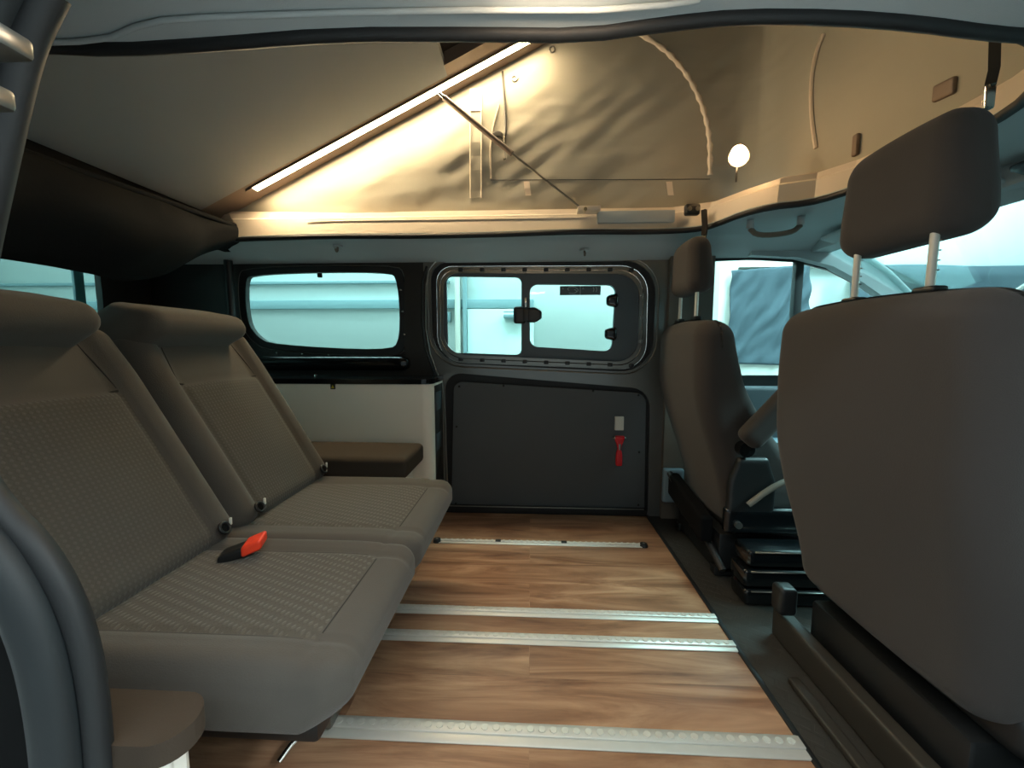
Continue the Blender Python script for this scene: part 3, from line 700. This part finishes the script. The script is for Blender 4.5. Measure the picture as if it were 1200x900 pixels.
# black clip on the rim corner
q = AY(811, 246, 1.72); ck = thing('roof_catch', 'small black roof catch on the cream rim corner', 'catch', q)
rbox('catch_body', (.06, .03, .045), .01, 'black', 8, lambda x, y, z: (q.x+x, q.y+y+.0, q.z+z), ck)
for s in (-1, 1): tubeo('catch_knob', [(q.x+s*.016, q.y-.02, q.z), (q.x+s*.016, q.y-.01, q.z)], .009, 'metal', ck)
# reading light on a gooseneck
q = AY(866, 182, 1.60)
rl = thing('reading_light', 'small round lit reading lamp on a thin stalk above the roof rim', 'reading lamp', (AY(862, 222, 1.60).x, 1.60, 1.46))
bm = bmesh.new(); bmesh.ops.create_uvsphere(bm, u_segments=20, v_segments=12, radius=.034)
for v in bm.verts: v.co = Vector((v.co.x*.95, v.co.y*.45, v.co.z*1.1))+q
finish('lens', bm, 'spot', rl, smooth=True)
tubeo('lamp_head', [q+Vector((.006, .012, 0)), q+Vector((.012, .035, 0))], [.036, .026], 'rim', rl, 16)
base = Vector((AY(862, 222, 1.60).x, 1.60, 1.468)); tubeo('stalk', [q+Vector((.004, .02, -.03)), base+Vector((0, 0, .03)), base], .0035, 'black', rl)

# hold-down straps hanging from the rim beside the headrests
def strap(name, top, bot, w, label, side):
    t = thing(name, label, 'strap', bot)
    bm = bmesh.new(); tube(bm, [top, top*.5+bot*.5+Vector((.004, 0, 0)), bot+(top-bot)*.3], w, 4); finish('webbing', bm, 'roofliner' if side else 'black', t)
    boxo('buckle', bot+Vector((-w*.75, -.004, -.0)), bot+Vector((w*.75, .006, (top-bot).z*.32)), 'chrome', t, .003)
strap('roof_strap', AY(825, 246, 1.66), AY(825, 288, 1.66), .012, 'short dark strap with metal end above the far headrest', True)
tp = AX(1166, 36, .80); bt = AX(1158, 128, .80)
strap('roof_strap', tp, bt, .010, 'dark strap with metal end reaching down behind the near headrest', False)

# ceiling lamp on the near headliner
q = AZ(655, -3, 1.318)
clp = thing('ceiling_lamp', 'bright white-pink bar lamp cut by the top edge of the photo', 'lamp', (q.x, q.y, 1.32))
boxo('diffuser', (q.x-.085, .515, 1.300), (q.x+.085, .556, 1.312), 'lamp', clp, .003)
boxo('housing', (q.x-.095, .505, 1.3125), (q.x+.095, .566, 1.326), 'whiteplas', clp, .004)
# headliner bead (felt fold) near side
struct(tubeo('trim_9', [AZ(x, y, 1.328) for x, y in ((45, 50), (90, 49), (130, 44), (160, 31), (190, 24), (250, 20), (400, 15), (560, 12), (700, 12), (780, 6), (820, 0))], .004, 'headliner', n=8), 'raised fold along the near headliner')
struct(boxo('trim_10', (1.27, .40, 1.275), (1.37, 1.99, 1.345), 'headliner', bev=.01), 'padded header above the windscreen')
# cab grab handle and sun visor
g0 = AZ(879, 268, 1.300); g1 = AZ(938, 264, 1.300)
gh = thing('grab_handle', 'pale grab handle on the cab ceiling above the far door window', 'grab handle', (g0+g1)/2)
tubeo('grip', smooth_pts([g0+Vector((0, 0, 0)), g0+Vector((.03, 0, -.028)), g1+Vector((-.03, 0, -.028)), g1], 2), .010, 'trim', gh)
tubeo('mount', [g0+Vector((0, 0, .03)), g0], .013, 'headliner', gh); tubeo('mount', [g1+Vector((0, 0, .03)), g1], .013, 'headliner', gh)
sv = rbox('sun_visor', (.16, .62, .02), .01, 'headliner', 12, lambda x, y, z: (1.30+x, 1.48+y, 1.285+z-.25*x)); tag(sv, 'grey sun visor folded against the cab ceiling', 'sun visor')
sv = rbox('sun_visor', (.16, .55, .02), .01, 'frame', 12, lambda x, y, z: (1.30+x, .85+y, 1.285+z-.25*x)); tag(sv, 'dark sun visor above the windscreen right of the near headrest', 'sun visor')

for x_, y_, lb in ((396, 294, 'small grey coat hook on the headliner above the rear quarter window'), (685, 293, 'small grey coat hook on the headliner above the sliding window')):
    q0 = AZ(x_, y_, 1.292); ch_ = thing('coat_hook', lb, 'hook', q0, 'headliner hooks')
    kx, ky, kz = q0.x, q0.y, hz(q0.x, q0.y)-.001
    tubeo('hook_base', [(kx, ky, kz), (kx, ky, kz-.008)], .022, 'headliner', ch_, 16)
    tubeo('hook', smooth_pts([(kx, ky, kz-.006), (kx, ky-.004, kz-.028), (kx, ky-.016, kz-.032), (kx, ky-.022, kz-.020)], 1), .005, 'trim', ch_)
# black curtain bundled at the rear edge of the roof opening
rd = thing('black_curtain', 'black blackout cloth sagging from a bar above the rear bench', 'curtain', (-1.4, 1.3, 1.38))
r0 = AX(291, 270, -1.34); r1 = AX(33, 180, -1.34); r1 = r0+(r1-r0)*1.9
tubeo('rod', [r0, r1], .011, 'cloth_black', rd)
q = r0; boxo('rod_end', q+Vector((-.012, -.01, -.014)), q+Vector((.02, .012, .014)), 'metal', rd, .005)
bm = bmesh.new(); rows = []
NU, NV2 = 70, 26
for i in range(NU+1):
    u = i/NU; tp = r0+(r1-r0)*u
    drop = .08+.21*sm(0, .36, u)+.02*math.sin(u*9)
    row = []
    for j in range(NV2+1):
        v = j/NV2; ang = v*PI*1.25
        bulge = .05+.07*sm(0, .4, u)
        f = noise.noise(Vector((u*9, v*4-u*6, .3)))*.028
        if v <= .62:
            s = v/.62; pt = Vector((tp.x+bulge*math.sin(s*PI)*.9-.10*s+f, tp.y, tp.z-drop*s))
        else:
            s = (v-.62)/.38; pt = Vector((tp.x-.10-.22*s+f, tp.y, tp.z-drop*(1-.93*s)))
        row.append(bm.verts.new(pt))
    rows.append(row)
for A, B in zip(rows, rows[1:]):
    for j in range(NV2): bm.faces.new((A[j], A[j+1], B[j+1], B[j]))
cc = finish('cloth', bm, 'cloth_black', rd, smooth=True); sd = cc.modifiers.new('thickness', 'SOLIDIFY'); sd.thickness = .006
tag(tubeo('curtain_rail', [(-1.49, 1.93, .7), (-1.49, 1.93, 1.27)], .02, 'black'), 'upright black post left of the rear quarter window', 'post')

# ================================================================== side cabinets and cushions
cab = thing('side_cabinet', 'white side cabinet with dark top under the rear quarter window', 'cabinet', (-1.15, 1.84, 0))
CX = -.44
bm = bmesh.new()
ol = rrect(-1.9, 1.722, CX, 1.955, [.0005, .045, .0005, .0005], 8)
slab('body', ol, [], 0, .682, 'white', cab, axis='z')
slab('top', rrect(-1.9, 1.716, CX+.004, 1.957, [.0005, .05, .0005, .0005], 8), [], .6825, .022, 'blackgloss', cab, axis='z')
for z0, z1 in ((.55, .635), (.36, .44), (.10, .20)):
    boxo('side_slot', (CX-.002, 1.80, z0), (CX+.004, 1.90, z1), 'frame', cab, .001)
boxo('side_plate', (CX-.001, 1.782, .04), (CX+.002, 1.94, .67), 'pillar_dark', cab, .001)
q = AY(390, 453, 1.72); boxo('warning_sticker', (q.x-.011, 1.7195, q.z-.012), (q.x+.011, 1.7225, q.z+.012), 'black', cab, .0005)
bm = bmesh.new(); vv = [bm.verts.new((q.x+a, y, q.z+b)) for y in (1.7185, 1.7194) for a, b in ((-.007, -.007), (.007, -.007), (0, .007))]
bm.faces.new(vv[:3]); bm.faces.new(vv[3:]); 
for i in range(3): bm.faces.new((vv[i], vv[(i+1) % 3], vv[3+(i+1) % 3], vv[3+i]))
finish('warning_triangle', bm, 'yellow', cab)
boxo('lower_box', (-1.9, 1.46, 0), (-.53, 1.7215, .335), 'white', cab, .004)
cu = rbox('side_cushion', (.78, .262, .085), .022, 'cushion', 22, lambda x, y, z: (-.865+x, 1.588+y, .3785+z+.004*math.cos(x*3)))
tag(cu, 'brown box cushion between the far seat and the white cabinet', 'cushion')

nc = thing('side_cabinet', 'low white cabinet beside the doorway at bottom left', 'cabinet', (-.6, .43, 0))
ol = rrect(-.86, .405, -.435, .468, [.0005, .03, .05, .0005], 8)
slab('body', ol, [], 0, .350, 'white', nc, axis='z')
nt_ = slab('cabinet_pad', rrect(-.88, .402, -.422, .477, [.0005, .035, .04, .0005], 8), [], .351, .031, 'pad', axis='z'); tag(nt_, 'dark brown padded top on low cabinet at bottom left', 'pad')

# ================================================================== rear bench
bn = thing('rear_bench', 'grey-brown cloth double rear bench seat with reclined backrests', 'bench seat', (-.55, 1.0, 0))
def seat_cushion(y0, y1):
    L_, Wd, T_ = .56, y1-y0, .13
    cx, cy = -.56, (y0+y1)/2
    def d(x, y, z):
        X, Y, Z = x, y, z
        if z > 0:
            w = sm(0, T_/2, z)
            # raised bolsters at both ends, shallow valley between, seams
            Z += w*(.006*sm(.62, .95, abs(y)/(Wd/2)) - .006*gs(abs(y)-Wd*.33, .005) - .004*gs(x-.205, .006))
            Z += w*(-.008*sm(.12, .28, x))
        # front edge tucks under
        X += -.05*sm(0, -T_/2, z)*sm(.15, .28, x)
        X += -.012*sm(.8, 1.0, abs(y)/(Wd/2))*sm(.1, .28, x)
        return (cx+X, cy+Y, .303+Z-.02*(x/.28)*0)
    def mf(c):
        if c.z > .045 and abs(c.y) < Wd*.33 and c.x < .205: return 1
        return 0
    for (pa, pb) in (((.205, -.33), (.205, .33)), ((-.22, -.33), (.205, -.33)), ((-.22, .33), (.205, .33))):
        pts = [Vector(d(pa[0]+(pb[0]-pa[0])*k/16, (pa[1]+(pb[1]-pa[1])*k/16)*Wd, T_/2))+Vector((0, 0, -.0005)) for k in range(17)]
        pts = [p+Vector((0, 0, .0016)) for p in pts]
        tubeo('seam', pts, .0017, 'groove', bn, 5)
    return rbox('seat_cushion', (L_, Wd, T_), .036, ['fabric', 'fabric_ridge'], 56, d, bn, (0, 1), mf)
seat_cushion(.535, .944); seat_cushion(.920, 1.415)
TILT = math.radians(30)
def backrest(y0, y1, hw, hy):
    Wd, T_, Hh = y1-y0, .13, .615; cy = (y0+y1)/2
    ca, sa = math.cos(TILT), math.sin(TILT)
    def place(u, y, w): # u thickness (+ towards the sitter), w height along the back
        return (-.80+u*ca-w*sa, cy+y, .345+u*sa+w*ca)
    def d(x, y, z):
        w = z+Hh/2; u = x
        a = abs(y)/(Wd/2)
        if x > 0:
            k = sm(0, T_/2, x)
            u += k*(.014*sm(.62, .82, a) - .008*gs(a-.66, .03)*1 + .012*(1-sm(.0, .9, a)) *sm(.05, .2, w))
            u += k*(-.010*sm(.425, .44, w)*(1-sm(.6, .66, a)) - .010*gs(w-.43, .007)*(1-sm(.6, .66, a)))
        yy = y*(1-.05*sm(.45, .6, w))
        return place(u-.006, yy, w)
    def mf(c):
        a = abs(c.y)/(Wd/2)
        return 1 if (c.x > .03 and a < .66 and c.z+Hh/2 < .43) else 0
    for (ya, wa, yb, wb, r_) in ((-.33, .432, .33, .432, .0035), (-.33, .05, -.33, .43, .0018), (.33, .05, .33, .43, .0018), (-.33, .44, -.30, .56, .0015), (.33, .44, .30, .56, .0015)):
        pts = [Vector(d(T_/2, (ya+(yb-ya)*k/16)*Wd, wa+(wb-wa)*k/16-Hh/2)) for k in range(17)]
        tubeo('seam', pts, r_, 'groove', bn, 5)
    b = rbox('backrest', (T_, Wd, Hh), .045, ['fabric', 'fabric_dot'], 60, d, bn, (1, 2), mf)
    def dh(x, y, z):
        # wedge shaped headrest that overhangs the front of the back
        u = .040+x-.085*sm(-.03, .075, z)*sm(-.02, .09, x)
        yy = y*(1-.12*sm(.0, .075, z)-.10*sm(.02, -.06, x)*0)
        return (lambda q: (q[0], q[1]-cy+hy, q[2]))(place(u, yy, .625+z))
    rbox('headrest', (.215, hw, .15), .036, 'fabric', 28, dh, bn)
    for s in (-1, 1):
        yy = s*Wd*.37
        pts = place(.072, yy, .045)
        bm = bmesh.new()
        hole_ = [Vector(place(.077, yy+.014*math.cos(t*PI/6), .028+.014*math.sin(t*PI/6))) for t in range(13)]
        tube(bm, hole_, .004, 6, False); iso = finish('belt_guide', bm, 'black', bn, smooth=True)
        bm = bmesh.new(); c_ = [Vector(place(.072, yy, .028)), Vector(place(.0775, yy, .028))]; tube(bm, c_, .013, 12); finish('guide_socket', bm, 'void', iso)
        l = Vector(place(.082, yy+.018, .036)); boxo('tag', l+Vector((-.002, -.003, -.009)), l+Vector((.003, .003, .009)), 'whiteplas', iso, .001)
    return b
backrest(.50, .958, .34, .70); backrest(.966, 1.425, .345, 1.155)
# buckle
q = AZ(298, 637, .392); 
def rotz(p, a, c): x, y = p[0]-c.x, p[1]-c.y; return Vector((c.x+x*math.cos(a)-y*math.sin(a), c.y+x*math.sin(a)+y*math.cos(a), p[2]))
bk = rbox('seat_belt_buckle', (.055, .048, .024), .008, 'black', 10, lambda x, y, z: tuple(rotz((q.x-.042+x, q.y+y, q.z+z-.016+.3*x), .35, q)), bn)
btn = rbox('buckle_button', (.042, .055, .026), .007, 'orange', 10, lambda x, y, z: tuple(rotz((q.x+x, q.y+y, q.z+z+.35*x), .35, q)), bk); btn['label'] = 'orange-red release button'
# underframe
boxo('frame', (-.80, .60, .17), (-.36, 1.36, .232), 'black', bn, .01)
for y in (.80, 1.26):
    lg_ = slab('leg', [(-.82, .032), (-.47, .032), (-.43, .05), (-.50, .12), (-.42, .20), (-.80, .20)], [[(-.74, .07), (-.58, .07), (-.60, .15), (-.74, .15)]], y-.015, .03, 'black', bn)
for y in (.815,):
    q = Vector((-.44, .80, .04))
    cl = boxo('rail_clamp', (-.47, .775, .008), (-.435, .835, .045), 'metal', bn, .006)
    tubeo('clamp_lever', smooth_pts([(-.43, .79, .075), (-.437, .785, .05), (-.45, .77, .035), (-.49, .735, .03), (-.505, .70, .015)], 1), .006, 'chrome', cl)
    rbox('clamp_knob', (.022, .03, .028), .008, 'yellow', 8, lambda x, y_, z: (-.462+x, .762+y_, .052+z), cl)
    boxo('clamp_tab', (-.446, .80, .05), (-.428, .816, .085), 'whiteplas', cl, .004)

# ================================================================== floor rails
def rail(y0, y1, x0, x1, caps, label):
    r = thing('floor_rail', label, 'floor rail', ((x0+x1)/2, (y0+y1)/2, 0), 'aluminium floor rails')
    w = y1-y0
    bm = bmesh.new(); box(bm, (x0, y0, .0), (x1, y1, .004), .0012, 1)
    box(bm, (x0, y1-w*.62, .0035), (x1, y1-w*.10, .0085), .0012, 1)
    finish('track', bm, 'alu', r, auto=.5)
    bm = bmesh.new(); n = int((x1-x0)/.0254)
    yc = y1-w*.36
    for k in range(n):
        x = x0+.0127+k*.0254
        v = bmesh.ops.create_cone(bm, cap_ends=True, segments=10, radius1=.0085, radius2=.0075, depth=.003)['verts']
        for q in v: q.co = Vector((q.co.x+x, q.co.y+yc, q.co.z+.0088))
    so = finish('stud_holes', bm, 'alu', r, auto=.7); so['kind'] = 'stuff'
    if caps:
        for x in (x0, x1):
            bm = bmesh.new(); v = bmesh.ops.create_cone(bm, cap_ends=True, segments=16, radius1=w*.62, radius2=w*.5, depth=.012)['verts']
            for q in v: q.co += Vector((x, (y0+y1)/2, .007))
            finish('end_cap', bm, 'black', r, auto=.6)
            bm = bmesh.new(); tube(bm, [(x, (y0+y1)/2, .012), (x, (y0+y1)/2, .0148)], .006, 8); finish('cap_screw', bm, 'metal', r)
        for f in (.3, .62):
            x = x0+(x1-x0)*f; boxo('rail_screw', (x-.012, y0+w*.3, .0086), (x+.012, y1-w*.05, .0112), 'pillar_dark', r, .002)
    return r
rail(.765, .818, -1.0, FX, False, 'aluminium floor rail nearest the camera, at the bottom of the photo')
rail(1.055, 1.098, -1.0, FX, False, 'aluminium floor rail second from the camera, running under the bench')
rail(1.172, 1.212, -1.0, FX, False, 'aluminium floor rail third from the camera, close behind the second')
rail(1.625, 1.655, -.405, .485, True, 'short floor rail with black end caps nearest the far door')

# ================================================================== front seats
def front_seat(X, y0, y1, label, near_):
    cy = (y0+y1)/2; Wd = y1-y0
    st = thing('front_seat', label, 'car seat', (X+.3, cy, 0), 'front seats')
    # plinth and slide rails
    boxo('seat_base', (X+.10, cy-.20, 0), (X+.62, cy+.20, .16), 'black', st, .012)
    Hh, T_ = .80, .15
    def d(x, y, z):
        w = z+Hh/2; yn = y/(Wd/2)
        s = 1-.12*sm(.34, 0, w)-.05*sm(.60, .80, w)
        u = x-.012*(1-yn*yn)*(1 if x < 0 else 0)        # softly domed back face
        u += .020*sm(.30, 0, w)*0
        lean = .045*sm(0, .8, w)*0+(-.02+.05*(w/.8))*(-1)*0
        zt = .012*(1-yn*yn)*sm(.6, .8, w)
        bulge = .035*sm(.5, .95, abs(yn))*(1 if x > 0 else 0)
        return (X+T_/2+u+bulge-.012*sm(.2, .75, w)+(.075 if near_ else .13)*sm(.5 if near_ else .6, 0, w)+((.09 if near_ else .12)*sm(.6, .1, w)-.05*sm(.45, .8, w))*(1 if x > 0 else 0), cy+y*s, (.20 if near_ else .165)+w*(.925 if near_ else .968)+zt)
    b = rbox('backrest', (T_, Wd, Hh), .062, 'fabric_front', 44, d, st, (1, 2))
    # headrest
    hh = .200
    def dh(x, y, z):
        k = sm(-.1, .1, z)
        return (X+(.062 if near_ else .045)+x*(1-.18*k)-.005*k, cy+(-.030 if near_ else .02)+y*(1.0-(.07 if near_ else .15)*k)*(1+.02*gs(z+.02, .05)), (1.146 if near_ else 1.158)+z*1.03+.010*(1-(y/.15)**2)*k)
    rbox('headrest', (.105, .265 if near_ else .245, hh), .045, 'fabric_front', 30, dh, st, (1, 2))
    for s in (-1, 1):
        yy = cy+(-.030 if near_ else .02)+s*.083
        po = tubeo('headrest_post', [(X+.036, yy, .93), (X+.036, yy, 1.085)], .0068, 'alu', st, 10)
        rbox('guide_sleeve', (.030, .042, .016), .006, 'black', 8, lambda x, y, z: (X+.036+x, yy+y, (.950 if near_ else .958)+z), st)
        bm = bmesh.new()
        for k in range(5): box(bm, (X+.041, yy-.0068, .985+k*.017), (X+.0435, yy-.0035, .987+k*.017))
        finish('post_notch', bm, 'profile', po)
    # seat cushion
    rbox('seat_cushion', (.50, Wd*.98, .15), .055, 'fabric_front', 24, lambda x, y, z: (X+.40+x, cy+y, .315+z+.04*sm(0, .25, x)), st, (0, 1))
    rbox('seat_shell', (.50, Wd*.94, .09), .03, 'black', 14, lambda x, y, z: (X+.38+x, cy+y, .205+z), st)
    # slide rails
    for s in (-1, 1):
        boxo('slide_rail', (X+.09, cy+s*.18-.02, -.004), (X+.66, cy+s*.18+.02, .03), 'black', st, .004)
    return st, cy
s1, c1_ = front_seat(.60, 1.40, 1.88, 'front seat on the far side, nearer the charcoal door board', False)
s2, c2_ = front_seat(.675, .60, 1.135, 'large front seat close to the camera at right edge', True)
# far seat: inner armrest folded up, recliner cover, lever, side trim
arm = rbox('armrest', (.34, .062, .085), .028, 'fabric_front', 18, lambda x, y, z: (.835+x*math.cos(.86)-z*math.sin(.86), 1.345+y, .655+x*math.sin(.86)+z*math.cos(.86)+.0*x), s1)
rbox('recliner_cover', (.16, .03, .20), .014, 'black', 14, lambda x, y, z: (.765+x*(1-.35*sm(0, .1, z)), 1.372+y, .37+z), s1)
tubeo('recliner_knob', [(.735, 1.35, .50), (.735, 1.385, .50)], .026, 'blackgloss', s1, 16)
tubeo('recline_lever', smooth_pts([(.74, 1.335, .315), (.80, 1.33, .37), (.86, 1.33, .405), (.93, 1.34, .41)], 1), .010, 'trim', s1)
rbox('side_shell', (.48, .035, .09), .012, 'blackgloss', 14, lambda x, y, z: (.92+x, 1.375+y, .245+z), s1)
tubeo('shell_screw', [(.72, 1.345, .235), (.72, 1.36, .235)], .012, 'metal', s1, 12)
# stacked glossy pedestal of the far seat
for z0, z1, x0 in ((.125, .185, .715), (.055, .118, .705), (-.008, .05, .71)):
    bm = bmesh.new(); box(bm, (x0, 1.27, z0), (1.15, 1.37, z1), .016, 3); pd = finish('pedestal', bm, 'blackgloss', s1, auto=.5)
    tubeo('pedestal_edge', [(x0+.02, 1.268, z1-.004), (1.13, 1.268, z1-.004)], .003, 'metal', pd, 6)
bm = bmesh.new(); tube(bm, smooth_pts([(.64, 1.80, .27), (.65, 1.66, .20), (.68, 1.50, .12), (.70, 1.40, .04)], 2), .014, 8); finish('tilt_bar', bm, 'pillar_dark', s1, auto=.8)
rbox('side_mechanism', (.05, .36, .10), .012, 'void', 12, lambda x, y, z: (.655+x, 1.62+y, .20+z+.15*y), s1)
# near seat: rail cover running along its foot
rbox('rail_cover', (.04, .62, .085), .008, 'cover', 12, lambda x, y, z: (.745+x, .84+y, .035+z), s2)
rbox('floor_ridge', (.03, .50, .018), .006, 'cover', 8, lambda x, y, z: (.675+x, .72+y, .002+z), s2)
rbox('recliner_cover', (.05, .05, .08), .012, 'black', 10, lambda x, y, z: (.725+x, 1.10+y, .135+z), s2)
